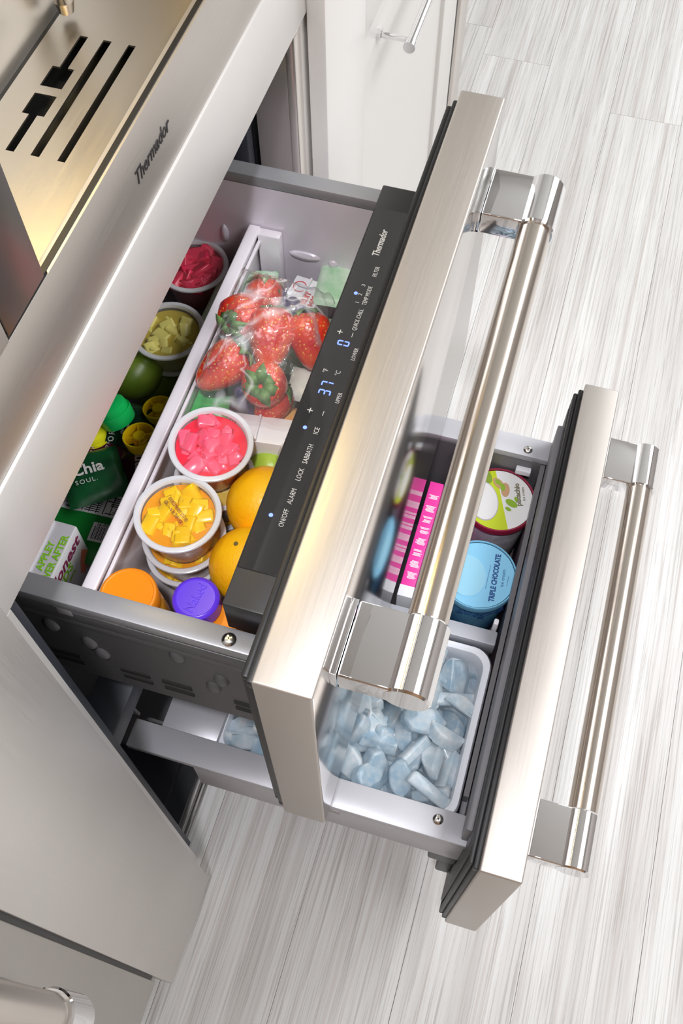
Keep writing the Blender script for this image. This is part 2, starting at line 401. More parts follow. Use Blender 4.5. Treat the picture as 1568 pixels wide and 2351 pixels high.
bm = B(); box(bm, XI+.001, XJ-.001, -.068, -.062, .622, .742, bev=.0012); box(bm, XI+.001, XJ-.001, -.071, -.058, .738, .7435, bev=.0016, seg=3)
box(bm, XI+.001, XJ-.001, -.0735, -.0700, .728, .733, bev=.001); box(bm, XJ-.012, XJ-.001, -.095, -.070, .64, .742, bev=.002)
tag(mk('bin_divider', bm, BINP, ud), 'pale divider wall between front and back bins')
drawer_front(ud, ZU, .376, YU)
handle(ud, .8405, -.3525, YU-T)
screw(ud, .0560, -.2110, .809); screw(ud, .5380, -.2110, .809)
# control strip
bm = B(); box(bm, .0716, .5235, YU+.008, -.2027, .792, .8372, bev=.0015)
box(bm, .078, .517, YU+.008, -.207, .774, .793, bev=.002)
mk('control_housing', bm, BPLAS, ud)
bm = B(); box(bm, .1035, .4920, YU+.0175, -.2040, .8368, .8384, bev=.0005, seg=1)
cp = tag(mk('control_panel', bm, GLASSP, ud), 'glossy black control panel with blue digits')
ZP = .8385
def ptx(s, size, x, y, **k): text('lettering', s, size, (x, y, ZP), (0,0,0), LETTER, ud, **k)
ptx('Thermador', .0092, .4490, -.2205, bold=.00018, shear=.15, sx=.78)
ptx('FILTER', .0056, .4146, -.2262, sx=.75); ptx('TEMP MODE', .0056, .3856, -.2262, sx=.72)
ptx('1', .005, .3759, -.2197); ptx('2', .005, .3854, -.2197); ptx('3', .005, .3964, -.2197)
ptx('QUICK CHILL', .0056, .3572, -.2256, sx=.72)
ptx('+', .010, .3402, -.2150); ptx('–', .009, .3397, -.2253); ptx('+', .010, .2547, -.2146); ptx('–', .009, .2546, -.2251)
ptx('LOWER', .0050, .3203, -.2335, sx=.78); ptx('UPPER', .0050, .2729, -.2335, sx=.78)
ptx('°F', .0060, .2969, -.2148, sx=.8); ptx('°C', .0060, .2972, -.2255, sx=.8)
ptx('ICE', .0060, .2368, -.2254, sx=.8); ptx('SABBATH', .0060, .2137, -.2254, sx=.75); ptx('LOCK', .0060, .1935, -.2250, sx=.75)
ptx('ALARM', .0060, .1728, -.2250, sx=.75); ptx('ON/OFF', .0060, .1526, -.2250, sx=.75)
def seg7(ch, x, y):
    wd, ht, t = .0052, .0105, .0011
    segs = {'3': 'ABGCD', '7': 'ABC', '0': 'ABCDEF'}[ch]; bm = B()
    rects = {'A': (-wd/2+.0008, wd/2-.0008, ht/2-t, ht/2), 'D': (-wd/2+.0008, wd/2-.0008, -ht/2, -ht/2+t), 'G': (-wd/2+.0008, wd/2-.0008, -t/2, t/2),
             'B': (wd/2-t, wd/2, .0006, ht/2-.0006), 'C': (wd/2-t, wd/2, -ht/2+.0006, -.0006),
             'F': (-wd/2, -wd/2+t, .0006, ht/2-.0006), 'E': (-wd/2, -wd/2+t, -ht/2+.0006, -.0006)}
    for s in segs:
        a, b, c, d = rects[s]; box(bm, x+a, x+b, y+c, y+d, ZP-.0001, ZP+.0002)
    mk('digit', bm, BLUELED, ud, sm=False)
seg7('3', .2752, -.2203); seg7('7', .2838, -.2203); seg7('0', .3291, -.2208)
for x, y in ((.3857, -.2155), (.2374, -.2152), (.1523, -.2144)):
    bm = B(); disc(bm, .0017, ZP-.0001, 16, x, y); mk('indicator_light', bm, BLUELED, ud)

# lower drawer -----------------------------------------------------
LX0, LX1 = .036, .558
bm = B()
box(bm, LX0, .068, YL+.008, -.055, .424, .435, bev=.0015); box(bm, .528, LX1, YL+.008, .25, .424, .435, bev=.0015)
box(bm, .068, .105, -.150, -.085, .420, .433, bev=.001); box(bm, .068, .290, -.143, -.100, .410, .431, bev=.001)
ld = mk('drawer', bm, GREYL, fr); tag(ld, 'open lower drawer holding ice cream and an ice bin')
bx('outer_side_panel', GREYL, ld, .552, .557, YL+.012, .24, .30, .426)
bm = B(); box(bm, .0385, .044, YL+.012, -.13, .342, .426, bev=.001)
box(bm, .044, .085, YL+.012, -.13, .342, .346)
mk('outer_side_panel', bm, GREYL, ld)
bm = B()
box(bm, .0376, .0388, -.300, -.270, .400, .412); mk('rating_sticker', bm, mat('sticker_grey', (.40,.38,.39), .6), ld)
bm = B(); box(bm, .090, .094, YL+.03, .24, .18, .345); box(bm, .528, .532, YL+.02, .24, .18, .424)
box(bm, .090, .532, YL+.020, YL+.026, .18, .424); box(bm, .09, .53, YL+.02, .24, .176, .184)
mk('inner_wall', bm, mat('dark_inner', (.17, .165, .175), .4, .2), ld)
bm = B(); box(bm, .2650, .2835, YL+.03, .10, .404, .4315, bev=.002); mk('divider_rail', bm, RAIL, ld)
bm = B(); box(bm, .288, .296, YL+.032, YL+.038, .36, .440, bev=.002); mk('rail_bracket', bm, WHITEP, ld)
drawer_front(ld, ZL, .3931, YL)
handle(ld, .4645, -.5445, YL-T)
screw(ld, .0555, -.4040, .435); screw(ld, .5380, -.4040, .435)
bm = B(); box(bm, .0424, .5516, YL+.010, -.4315, .395, .4849, bev=.002)
box(bm, .046, .548, YL+.012, -.4250, .380, .400, bev=.002)
mk('inner_top_housing', bm, GREYP, ld)
bm = B(); box(bm, .040, .075, YL+.012, -.405, .30, .395, bev=.003); box(bm, .047, .30, YL+.012, -.420, .20, .31, bev=.003)
mk('support_bracket', bm, BPLAS, ld)
bm = B(); poly(bm, [(0,0),(.016,0),(.006,.028)], .003)
o = mk('hook_bracket', bm, GREY, ld, loc=(.070, -.0590, .44)); o.rotation_euler = (PI/2, 0, PI/2)
# wall tabs above tubs
for y in (-.405, -.345, -.325):
    bx('wall_tab', WHITEP, ld, .520, .5285, y-.010, y+.010, .40, .41)

# ---------------------------------------------------------------- coffee machine
cm = thing('coffee_machine', 'built-in steel coffee machine with lit drip tray above the refrigerator drawers', 'coffee machine', (0,0,0))
YM = -.0885
bm = B()
box(bm, -.167, .80, YM, YM+.010, .996, 1.0635, bev=.0008)
box(bm, -.167, .105, YM, YM+.010, 1.0635, 1.60); 
mk('front_panel', bm, STEEL, cm)
bm = B(); box(bm, .1065, .1545, YM, YM+.30, 1.0655, 1.50, bev=.0008); box(bm, .60, .66, YM, YM+.30, 1.0655, 1.50, bev=.0008)
box(bm, .1545, .60, YM, YM+.30, 1.38, 1.60, bev=.001)
mk('alcove_frame', bm, mat('dark_steel_frame', (.40,.385,.37), .30, 1.0), cm)
bm = B(); box(bm, .1045, .1585, YM+.0005, YM+.004, 1.062, 1.0665); box(bm, .1545, .60, YM+.002, YM+.006, 1.0555, 1.0645)
mk('seam', bm, BLACK, cm)
# tray with real slots: strips between holes
bm = B()
ZT = 1.055
def tile(x0, x1, y0, y1): box(bm, x0, x1, y0, y1, ZT-.0015, ZT)
xa, xb = .2560, .3785
ys = [YM+.0045, -.0535, -.0473, -.0350, -.0285, -.0215, .0, .014]
tile(.1575, .598, YM+.0045, -.0530)
tile(.1575, xa, -.0530, .0145); tile(xb, .598, -.0530, .0145)
tile(xa, xb, -.0475, -.0345); tile(xa, xb, -.0282, -.0212)
# row with squares: squares y -.0212..-.0047, x .2930-.3135 and .3215-.3425; narrow slots y -.0165..-.0105
tile(xa, xb, -.0047, .0145)
tile(xa, .2925, -.0212, -.0162); tile(xa, .2925, -.0100, -.0047)
tile(.3135, .3215, -.0212, -.0047)
tile(.3428, xb, -.0212, -.0162); tile(.3428, xb, -.0100, -.0047)
mk('drip_tray', bm, TRAYST, cm, sm=False)
bx('tray_well', HOLE, cm, .1575, .598, YM+.0045, .03, ZT-.030, ZT-.020, bev=0)
bx('tray_gap', BLACK, cm, .1575, .598, .0145, .021, ZT-.02, ZT-.004, bev=0)
bx('alcove_back', mat('alcove_back_steel', (.66,.64,.62), .35, .8), cm, .1545, .60, .021, .027, ZT-.02, 1.38, bev=0)
bm = B(); revolve(bm, [(.0075, 1.07), (.0075, 1.38)], 24, (.394, .006, 0)); revolve(bm, [(.0055,1.061),(.0075,1.07)], 24, (.394,.006,0))
mk('steam_pipe', bm, mat('pipe_steel', (.33,.30,.27), .2, 1.0), cm)
text('lettering', 'Thermador', .0165, (.3085, YM-.0003, 1.0285), (PI/2, 0, 0), LETTERD, cm, shear=.18, bold=.00012, sx=.80)
l = area('alcove_lamp', (.30, -.035, 1.36), .20, .62, (1, .74, .28), sy=.05)

# ---------------------------------------------------------------- left column and filler
fp = tag(bx('filler_panel', STEELV, None, -.1673, -.0272, -.1265, -.0910, .055, 1.55, bev=.0012),
         'tall narrow brushed steel panel left of the open drawers', 'panel')
co = thing('appliance_column', 'tall steel column with a vertical bar handle left of the narrow panel', 'refrigerator', (-.5, -.12, .17))
bx('door', mat('column_steel', (.55,.52,.49), .42, 1.0), co, -.35, .3275, -.005, .03, 0, 1.4)
bx('gap_seal', BLACK, co, .3275, .3330, .001, .028, 0, 1.4, bev=0)
bm = B(); box(bm, -.35, .3275, .03, .40, -.16, 1.4); mk('body', bm, DGREY, co)
hx, hy = -.2180+.5, -.172+.12
bm = B(); revolve(bm, [(.0150, .585), (.0150, 1.35)], 40, (hx, hy, 0)); mk('handle_bar', bm, BARST, co)
bm = B(); revolve(bm, [(.0165, .522), (.0180, .524), (.0180, .5845), (.0165, .586)], 40, (hx, hy, 0))
box(bm, hx-.012, hx+.012, hy, -.004, .524, .584, bev=.002)
mk('handle_post', bm, CHROME, co)

# ---------------------------------------------------------------- right cabinet
cb = thing('cabinet', 'cream painted base cabinet with a slim chrome handle right of the refrigerator', 'cabinet', (.645, -.11, 0))
bm = B(); box(bm, .06, .775, .020, .60, .0, .93); mk('body', bm, CREAM, cb)
bm = B()
XR0, XR1, ZR0, ZR1 = .148, .625, .16, .785
box(bm, 0, XR0, 0, .020, .0, .98, bev=.003); box(bm, XR1, .735, 0, .020, .0, .98, bev=.003)
box(bm, XR0-.001, XR1+.001, 0, .020, ZR1, .98, bev=.003); box(bm, XR0-.001, XR1+.001, 0, .020, .0, ZR0, bev=.003)
box(bm, XR0-.002, XR1+.002, .007, .018, ZR0-.002, ZR1+.002)
mk('door', bm, CREAM, cb)
bm = B(); revolve(bm, [(.0062, .215), (.0062, .52)], 24, (0, -.036, .7375), axis='x')
revolve(bm, [(.0075, .213), (.0075, .222)], 24, (0, -.036, .7375), axis='x')
for x in (.2285, .50):
    revolve(bm, [(.0042, .006), (.0042, -.036)], 20, (x, 0, .7375), axis='y'); revolve(bm, [(.0075, .007), (.0075, .002)], 20, (x, 0, .7375), axis='y')
mk('handle', bm, CHROME, cb)
ep = thing('end_panel', 'taupe steel end panel past the dark gap beyond the cream cabinet', 'panel', (1.405, -.11, 0))
bx('panel', TAUPE, ep, .020, .095, 0, .60, 0, .93)
bx('gap_strip', BLACK, ep, .0, .020, .006, .02, 0, .93, bev=0)

# ---------------------------------------------------------------- fruit cups
def chunk_mesh(s):
    bm = B(); box(bm, -s, s, -s*.8, s*.8, -s*.6, s*.6, bev=s*.22, seg=2); 
    for v in bm.verts: v.co += Vector([random.uniform(-.12, .12)*s for _ in range(3)])
    smooth(bm, 60); me = bpy.data.meshes.new('fruit_chunk'); bm.to_mesh(me); bm.free(); return me
CUP_H = .047
def cup(loc, label, juice, chunk, group=None, tilt=(0,0,0), nchunk=26, seed=1, size=.0090, long=1.):
    rnd = random.Random(seed)
    t = thing('fruit_cup', label, 'fruit cup', loc, tilt, group)
    bm = B(); revolve(bm, [(.020,.0),(.0255,.001),(.0275,.006),(.0320,.036),(.0335,.0445)], 40, cap=False)
    disc(bm, .0255, .0, 40, h=.0008)
    mk('cup_wall', bm, CUPM, t)
    bm = B(); revolve(bm, [(.0325,.0435),(.0330,.0455),(.0340,.0468),(.0365,.0470),(.0383,.0462),(.0386,.0445),(.0380,.0440),(.0345,.0442),(.0325,.0435)], 48, cap=False)
    mk('cup_rim', bm, RIMM, t)
    bm = B(); revolve(bm, [(.0205,.002),(.0262,.003),(.0312,.034),(.0322,.0400),(.0001,.0402)], 40, cap=False)
    mk('juice', bm, juice, t)
    me = chunk_mesh(size); me.materials.append(chunk)
    for i in range(nchunk):
        r = .0262*math.sqrt((i+.5)/nchunk); a = i*2.39996 + rnd.uniform(-.5,.5); r = max(0, r + rnd.uniform(-.003,.003)); r = min(r, .0258)
        o = bpy.data.objects.new('fruit_chunk', me); C.objects.link(o); o.parent = t
        o.location = (r*math.cos(a), r*math.sin(a), .0392 + rnd.uniform(-.0035, .0012))
        o.rotation_euler = (rnd.uniform(-.5,.5), rnd.uniform(-.5,.5), rnd.uniform(0,6.28)); q = rnd.uniform(.6,1.1)
        o.scale = (q*long, q, q)
    # film lid, slightly wrinkled
    bm = B(); n = 48; rings = []
    for k in range(9):
        r = .0352*k/8
        rings.append([bm.verts.new((r*math.cos(2*PI*i/n), r*math.sin(2*PI*i/n), .0474 - .0008*(1-(k/8)**2) + (.0005*noise.noise(Vector((r*math.cos(2*PI*i/n)*90+seed, r*math.sin(2*PI*i/n)*90, seed))) if 0<k<8 else 0))) for i in (range(n) if k else [0])])
    for k in range(8):
        for i in range(n):
            j = (i+1) % n
            if k == 0: bm.faces.new((rings[0][0], rings[1][i], rings[1][j]))
            else: bm.faces.new((rings[k][i], rings[k+1][i], rings[k+1][j], rings[k][j]))
    mk('film_lid', bm, FILM, t)
    return t
J = lambda n, c: mat(n, c, .25, 0, sss=0.0)
MANGJ, MANGC = J('mango_juice', (.88,.34,.004)), J('mango_chunk', (1.0,.60,.002))
PINKJ, PINKC = J('pink_juice', (.88,.015,.05)), J('pink_chunk', (1.0,.11,.20))
PEARJ, PEARC = J('pear_juice', (.80,.55,.10)), J('pear_chunk', (.95,.82,.32))
REDJ, REDC = J('red_juice', (.42,.005,.02)), J('red_chunk', (.80,.03,.09))
PINEJ, PINEC = J('pineapple_juice', (.55,.42,.06)), J('pineapple_chunk', (.90,.80,.22))
def cup_at(u, v, zlid, *a, **k):
    p = at(u, v, zlid); return cup((p.x, p.y, zlid-CUP_H), *a, **k)
g = 'fruit cups stacked in the upper drawer'
t = cup_at(407, 1177, .7600, 'mango fruit cup on top of its stack with black date print on the lid', MANGJ, MANGC, g, seed=1)
text('print', 'E004E25 H1893 1717 B3\nGROWN IN THE USA', .0048, (.001, .002, .0478), (0,0,math.radians(-128)), mat('purple_print', (.16,.03,.06), .6), t, sx=.60, ext=.00005)
cup_at(422, 1228, .7130, 'second mango fruit cup, right under the dated top cup', MANGJ, MANGC, g, seed=2)
cup_at(428, 1262, .6695, 'mango fruit cup at the bottom of the stack', MANGJ, MANGC, g, seed=3)
cup_at(479, 1010, .7640, 'bright pink fruit cup perched over the pear cup beside the divider', PINKJ, PINKC, g, tilt=(.06,-.05,0), seed=4)
cup_at(492, 1092, .7135, 'pear fruit cup half hidden under the pink cup', PEARJ, PEARC, g, seed=5, nchunk=18, size=.0085)
cup_at(503, 1140, .6690, 'yellow fruit cup at the drawer floor below the pear cup', MANGJ, MANGC, g, seed=6)
g = 'fruit cups in the back bin'
cup_at(443, 607, .7000, 'dark red fruit cup in the back bin by the far wall', REDJ, REDC, g, seed=7, long=1.35)
cup_at(385, 757, .7000, 'pineapple fruit cup in the back bin half under the steel rail', PINEJ, PINEC, g, seed=8, nchunk=18, size=.0085)
cup_at(400, 795, .6690-.003, 'dark fruit cup beneath the pineapple cup', REDJ, REDC, g, seed=9)

# ---------------------------------------------------------------- bottles
def bottle(x, y, ztop, rc, label, capm, bodym, caph=.018, word=None, ridges=True):
    h = ztop - .622
    t = thing('juice_bottle', label, 'bottle', (x, y, .622))
    rb = rc*1.12
    bm = B(); revolve(bm, [(rb*.8,0),(rb,.004),(rb,h*.55),(rb*.96,h*.66),(rc*1.02,h-caph-.008),(rc*.9,h-caph-.002),(rc*.86,h-.003)], 40)
    mk('bottle_body', bm, bodym, t)
    bm = B(); n = 72; rg = []
    for r, z in ((rc, h-caph), (rc, h-.0025), (rc-.0012, h-.0006), (rc-.0028, h), (rc-.0036, h-.0006), (.0005, h-.0006)):
        rg.append([bm.verts.new(((r + (.00035 if (i%2 and r == rc and ridges) else 0))*math.cos(2*PI*i/n), (r + (.00035 if (i%2 and r == rc and ridges) else 0))*math.sin(2*PI*i/n), z)) for i in range(n)])
    for a, b in zip(rg, rg[1:]):
        for i in range(n): bm.faces.new((a[i], a[(i+1)%n], b[(i+1)%n], b[i]))
    bm.faces.new(rg[-1])
    c = mk('bottle_cap', bm, capm, t)
    if word: text('embossed_word', word, rc*.62, (0, 0, h-.0005), (0,0,math.radians(-8)), capm, t, shear=.1, ext=.0006, sx=.85)
    return t
p = at(293, 1362, .745)
bottle(p.x, p.y, .745, .0250, 'bottle with a wide orange cap against the near drawer wall', mat('orange_cap', (1.0,.30,.01), .35), mat('orange_juice', (.95,.45,.04), .3), ridges=False)
p = at(449, 1372, .745)
bottle(p.x, p.y, .745, .0200, 'bottle with a violet cap beside the black control strip', mat('violet_cap', (.15,.05,.95), .3), mat('violet_juice', (.25,.03,.12), .3), word='Naked')
p = at(512, 1425, .725)
bottle(p.x, p.y+.002, .725, .0150, 'small orange capped bottle mostly hidden below the near end of the control strip', mat('orange_cap', (1.0,.30,.01), .35), mat('orange_juice', (.95,.45,.04), .3))
# ---------------------------------------------------------------- round fruit
def ball(name, loc, r, m, label, cat, group=None, stemc=None, squash=.95, seed=0, seg=28):
    t = thing(name, label, cat, loc, (random.uniform(-.3,.3), random.uniform(-.3,.3), 0), group)
    bm = B(); bmesh.ops.create_uvsphere(bm, u_segments=seg, v_segments=seg//2+2, radius=r)
    for v in bm.verts:
        v.co.z *= squash
        d = math.hypot(v.co.x, v.co.y)/r
        if name == 'green_apple' and d < .45: v.co.z *= 1 - .22*(1-d/.45)
    mk('skin', bm, m, t)
    if stemc:
        bm = B(); revolve(bm, [(.0024,r*squash-.0012),(.0020,r*squash+.0008)], 8); mk('stem_button', bm, stemc, t)
    return t
STEM = mat('stem_brown', (.16,.13,.04), .6)
p = at(610, 1160, .715); ball('orange', p, .0365, ORANGEM, 'upper bright orange partly under the control strip', 'orange', stemc=STEM)
p = at(570, 1298, .715); ball('orange', p, .0355, ORANGEM, 'bright orange nearest the violet capped bottle', 'orange', stemc=STEM)
p = at(640, 1230, .66); ball('orange', p, .0355, ORANGEM, 'orange lying under the two upper oranges', 'orange', stemc=STEM)
p = at(305, 850, .665); ball('green_apple', p, .033, APPLE, 'large green apple in the shaded back bin', 'apple', stemc=STEM, squash=.9)
p = at(355, 872, .640); ball('green_apple', p, .030, APPLE, 'smaller green apple beside the two yellow wheel caps', 'apple', stemc=STEM, squash=.9)
p = at(622, 1072, .700); ball('lime', p, .021, LIME, 'lime between the pink fruit cup and the control strip', 'lime')
# ---------------------------------------------------------------- strawberries
def strawberry(u, v, z, yaw, pitch, L=.044, label='', roll=0):
    L *= 1.16
    p = at(u, v, z)
    t = thing('strawberry', label, 'strawberry', p, (pitch, roll, yaw), None)
    bm = B(); prof = [(.001,-.56),(.10,-.535),(.19,-.45),(.28,-.28),(.365,-.05),(.405,.14),(.39,.29),(.30,.40),(.14,.45),(.01,.44)]
    revolve(bm, [(a*L, b*L) for a, b in prof], 28)
    for vv in bm.verts: vv.co += vv.co.normalized()*(.0012*noise.noise(vv.co*60+Vector((u,v,0))))
    mk('flesh', bm, BERRY, t)
    for i in range(7):
        a = 2*PI*i/7 + u; bm = B(); n = 5; top = []; bot = []
        for k in range(n+1):
            s = k/n; ww = .0058*math.sin(PI*min(1, s*.9+.12)); rr = .002 + .0195*s; zz = L*.460 + .003*math.sin(PI*s) - (.012+.006*(i%3-1))*s*s
            for sgn, lst in ((-1, top), (1, bot)):
                lst.append(bm.verts.new((rr*math.cos(a) - sgn*ww*math.sin(a), rr*math.sin(a) + sgn*ww*math.cos(a), zz+.0006)))
        for k in range(n): bm.faces.new((top[k], top[k+1], bot[k+1], bot[k]))
        lf = mk('calyx_leaf', bm, LEAF, t)
        sl = lf.modifiers.new('thick', 'SOLIDIFY'); sl.thickness = .0006
    return t
SB = [(566, 722, .755, -1.95, 1.25, .050, 'large red strawberry nearest the divider, leaves toward the dark one'),
      (622, 775, .757, 1.77, 1.25, .052, 'long red strawberry in the middle of the bag with a pale tip'),
      (512, 842, .750, .86, 1.25, .048, 'dark red strawberry beside the divider pointing at the pink cup'),
      (712, 778, .755, 2.03, 1.1, .047, 'strawberry with bright seeds beside the control strip'),
      (612, 880, .757, -1.5, .75, .046, 'glare lit strawberry near the end of the bag with leaves up'),
      (604, 692, .733, 1.77, 1.2, .042, 'faded strawberry tip at the back of the bag'),
      (624, 928, .735, 1.3, .8, .040, 'small strawberry at the sealed end of the bag')]
for u, v, z, yw, pt, L, lab in SB: strawberry(u, v, z, yw, pt, L, lab)
# the bag film: wavy clear sheet lying over the berries
def sheet(name, corners, zf, m, label, cat, nx=80, ny=100, thick=.0):
    """corners: 4 pixels (a,b,c,d) around, zf(s,t)->height"""
    bm = B(); P = [at(u, v, .76) for u, v in corners]; g_ = []
    for i in range(nx+1):
        row = []
        for j in range(ny+1):
            s, t_ = i/nx, j/ny
            p = (P[0]*(1-s)+P[1]*s)*(1-t_) + (P[3]*(1-s)+P[2]*s)*t_
            row.append(bm.verts.new((p.x, p.y, zf(s, t_, p))))
        g_.append(row)
    for i in range(nx):
        for j in range(ny): bm.faces.new((g_[i][j], g_[i+1][j], g_[i+1][j+1], g_[i][j+1]))
    o = mk(name, bm, m); smooth
    return tag(o, label, cat)
def bagz(s, t, p):
    e = min(s, 1-s, t*1.2, (1-t)*1.2)
    base = .752 + .040*min(1, e*5)**.6
    q = Vector((p.x*46, p.y*46, 3.1)); r = 1-abs(noise.noise(q))*2
    q2 = Vector((p.x*110+p.y*60, p.y*90, 9.1)); r2 = 1-abs(noise.noise(q2))*2
    return base + .0060*r**2 + .0016*r2**2 + .002
sheet('produce_bag', [(555, 628), (770, 690), (690, 985), (432, 935)], bagz, BAGF, 'crumpled clear plastic bag wrapped over the strawberries', 'bag')
# blueberries, a few round ones visible around the bag end
k = 0
for (u, v, zz) in [(556,898,.722),(574,912,.726),(562,922,.72),(590,930,.724),(600,948,.72),(612,960,.72),(585,950,.712),(620,972,.712),(640,690,.725),(655,712,.728),(672,700,.722),(662,735,.722),(648,730,.715),(690,718,.72),(676,740,.716),(640,670,.718),(628,850,.712),(604,940,.706)]:
    p = at(u, v, zz); t = thing('blueberry', 'dusty blueberry lying under or beside the strawberry bag', 'blueberry', p, (0,0,0), 'blueberries by the strawberry bag')
    bm = B(); bmesh.ops.create_uvsphere(bm, u_segments=16, v_segments=10, radius=.0085)
    mk('skin', bm, BLUEB, t); bm = B(); revolve(bm, [(.0024,.0078),(.0028,.0090),(.0018,.0082)], 10, cap=False); mk('crown', bm, BLUEB, t)
# peaches in small clear bag
for (u, v, zz, lab) in [(655, 985, .70, 'red and yellow peach in a clear bag beside the control strip'), (662, 1012, .665, 'peach lying lower in the clear bag beside the lime')]:
    p = at(u, v, zz); ball('peach', p, .0235, PEACH, lab, 'peach')
def bag2(s, t, p):
    e = min(s, 1-s, t, 1-t); r = 1-abs(noise.noise(Vector((p.x*70, p.y*70, 1.))))*2
    return .705 + .028*min(1, e*5)**.6 + .005*r*r
sheet('fruit_bag', [(640, 945), (715, 975), (680, 1075), (612, 1040)], bag2, BAGF, 'small clear plastic bag holding the peaches', 'bag', 24, 24)
# ---------------------------------------------------------------- cartons and packets
def carton(name, cx, cy, z0, z1, lx, ly, rotz, m, label, cat='carton', flap=True):
    t = thing(name, label, cat, (cx, cy, z0), (0,0,rotz)); h = z1-z0
    bm = B(); box(bm, -lx/2, lx/2, -ly/2, ly/2, 0, h, bev=.0014); mk('body', bm, m, t)
    if flap:
        bm = B(); box(bm, -lx/2+.001, lx/2-.001, -.0012, .0012, h-.001, h+.0035, bev=.0006); mk('top_seam', bm, m, t)
    return t
CARTW = mat('white_carton', (.88,.87,.88), .35)
CARTS = mat('silver_white_carton', (.74,.72,.76), .25, .25)
GRP = mat('green_wrapper', (.05,.50,.10), .3); GRP2 = noisy('pale_green_packet', (.35,.62,.38), (.62,.78,.62), 45, .3)
# juice box in the near corner of the back bin
jb = carton('juice_box', .112, .002, .622, .719, .080, .042, 0, CARTS, 'white juice box with green and maroon lettering in the near corner of the back bin')
GT = mat('lime_print', (.25,.62,.02), .5); MT = mat('maroon_print', (.28,.03,.10), .5)
text('lettering', 'APPLEY\nEVER AFTER', .0094, (.004, -.0125, .0975), (0,0,0), GT, jb, bold=.0002, sx=.95)
text('lettering', 'BEST IF USED BY', .0050, (-.018, .0090, .0975), (0,0,0), GT, jb, bold=.0001)
bx('front_label', CARTW, jb, -.0395, .0395, -.0216, -.0205, .001, .096, bev=.0002)
text('lettering', 'Honest', .0200, (.004, -.0219, .083), (PI/2,0,0), MT, jb, shear=.2, bold=.0004)
text('lettering', 'KiDS', .0150, (-.002, -.0219, .070), (PI/2,0,0), GT, jb, bold=.0003)
text('lettering', 'organic juice drink', .0058, (-.008, -.0219, .058), (PI/2,0,0), GT, jb)
bm = B(); poly(bm, [(0,0),(.010,.006),(.016,.018),(.010,.030),(.002,.020),(-.004,.008)], .0004)
mk('printed_leaf', bm, mat('coral_print', (.9,.25,.15), .5), jb, loc=(.022, -.0219, .035), rot=(PI/2,0,0))
# nutrition pouch
def pouch(name, u, v, z, lx, ly, h, rz, m, label, tilt=(0,0), cat='pouch'):
    p = at(u, v, z); t = thing(name, label, cat, p, (tilt[0], tilt[1], rz))
    bm = B(); n = 14; top = []
    for sg in (1, -1):
        g_ = []
        for i in range(n+1):
            row = []
            for j in range(n+1):
                a, b = 2*i/n-1, 2*j/n-1
                z_ = h*((1-a*a)*(1-b*b))**.5 * sg + .0012*noise.noise(Vector((a*3, b*3, u)))
                row.append(bm.verts.new((a*lx/2, b*ly/2, z_)))
            g_.append(row)
        for i in range(n):
            for j in range(n): bm.faces.new((g_[i][j], g_[i+1][j], g_[i+1][j+1], g_[i][j+1]))
    bmesh.ops.remove_doubles(bm, verts=bm.verts, dist=.0003)
    mk('foil_body', bm, m, t)
    return t
DG = mat('dark_green_foil', (.005,.03,.014), .25); MR_ = mat('maroon_foil', (.07,.006,.025), .28)  # pouch foils darkened below their own colour to carry the back bin's shade
DG2 = noisy('leaf_green_foil', (.006,.045,.015), (.010,.11,.035), 20, .3)
LW = mat('pale_print', (.62,.60,.58), .5)
t = pouch('fruit_pouch', 278, 975, .672, .060, .080, .012, .15, DG, 'dark green foil pouch under the yellow wheel caps', (.1,.1))
text('lettering', 'ORGANIC', .0085, (-.008, .004, .0125), (0,0,.12), LW, t, space=1.4)
text('lettering', 'chia seed\nfruit squeeze', .0045, (-.012, -.008, .0123), (0,0,.12), LW, t)
t = pouch('fruit_pouch', 232, 1040, .668, .055, .075, .012, -.1, MR_, 'maroon foil pouch behind the green leaf pouch', (.1,.0))
text('lettering', 'ORGANIC', .0080, (-.004, .006, .0122), (0,0,.1), LW, t, space=1.4)
text('lettering', 'blackberry bliss', .0045, (0, -.006, .0122), (0,0,.1), LW, t)
t = pouch('fruit_pouch', 215, 1095, .684, .060, .060, .010, -.9, DG2, 'leafy green foil pouch with large pale lettering', (0,.1))
text('lettering', 'Chia', .0170, (-.004, .004, .0105), (0,0,0), LW, t, bold=.0004)
text('lettering', 'SOUL.', .0070, (-.008, -.009, .0102), (0,0,0), LW, t, space=1.2)
t = pouch('fruit_pouch', 322, 1080, .666, .065, .050, .012, .3, MR_, 'maroon foil pouch against the divider below the wheel caps', (0,-.1))
text('lettering', 'Mamma', .0150, (-.002, .0, .0125), (0,0,.1), LW, t, bold=.0004)
t = pouch('snack_pouch', 205, 1200, .668, .085, .085, .009, .05, mat('snack_green', (.01,.20,.03), .3), 'bright green snack pouch with a nutrition table behind the juice box', (0,0))
bm = B(); box(bm, .006, .030, -.036, .032, .0080, .0093); mk('nutrition_table', bm, mat('label_white', (.68,.68,.70), .5), t)
bm = B()
for i in range(9):
    box(bm, .0075, .0285, -.034+.007*i, -.0332+.007*i, .0093, .0095)
for i in range(26):
    xx = .0085+.0022*(i%9); yy = -.030 + .021*(i//9); box(bm, xx, xx+.0009, yy, yy+random.uniform(.006,.017), .0093, .0095)
mk('table_print', bm, LETTERD, t)
bm = B(); box(bm, -.022, -.002, -.034, -.008, .0080, .0092); mk('barcode_label', bm, mat('label_white', (.68,.68,.70), .5), t)
bm = B()
for i in range(16): box(bm, -.020, -.006, -.0325+.0014*i, -.0325+.0014*i+random.choice((.0004,.0008)), .0092, .0094)
mk('barcode_bars', bm, LETTERD, t)
text('lettering', '16-00211', .0050, (-.0040, -.021, .0093), (0,0,-PI/2), LETTERD, t)
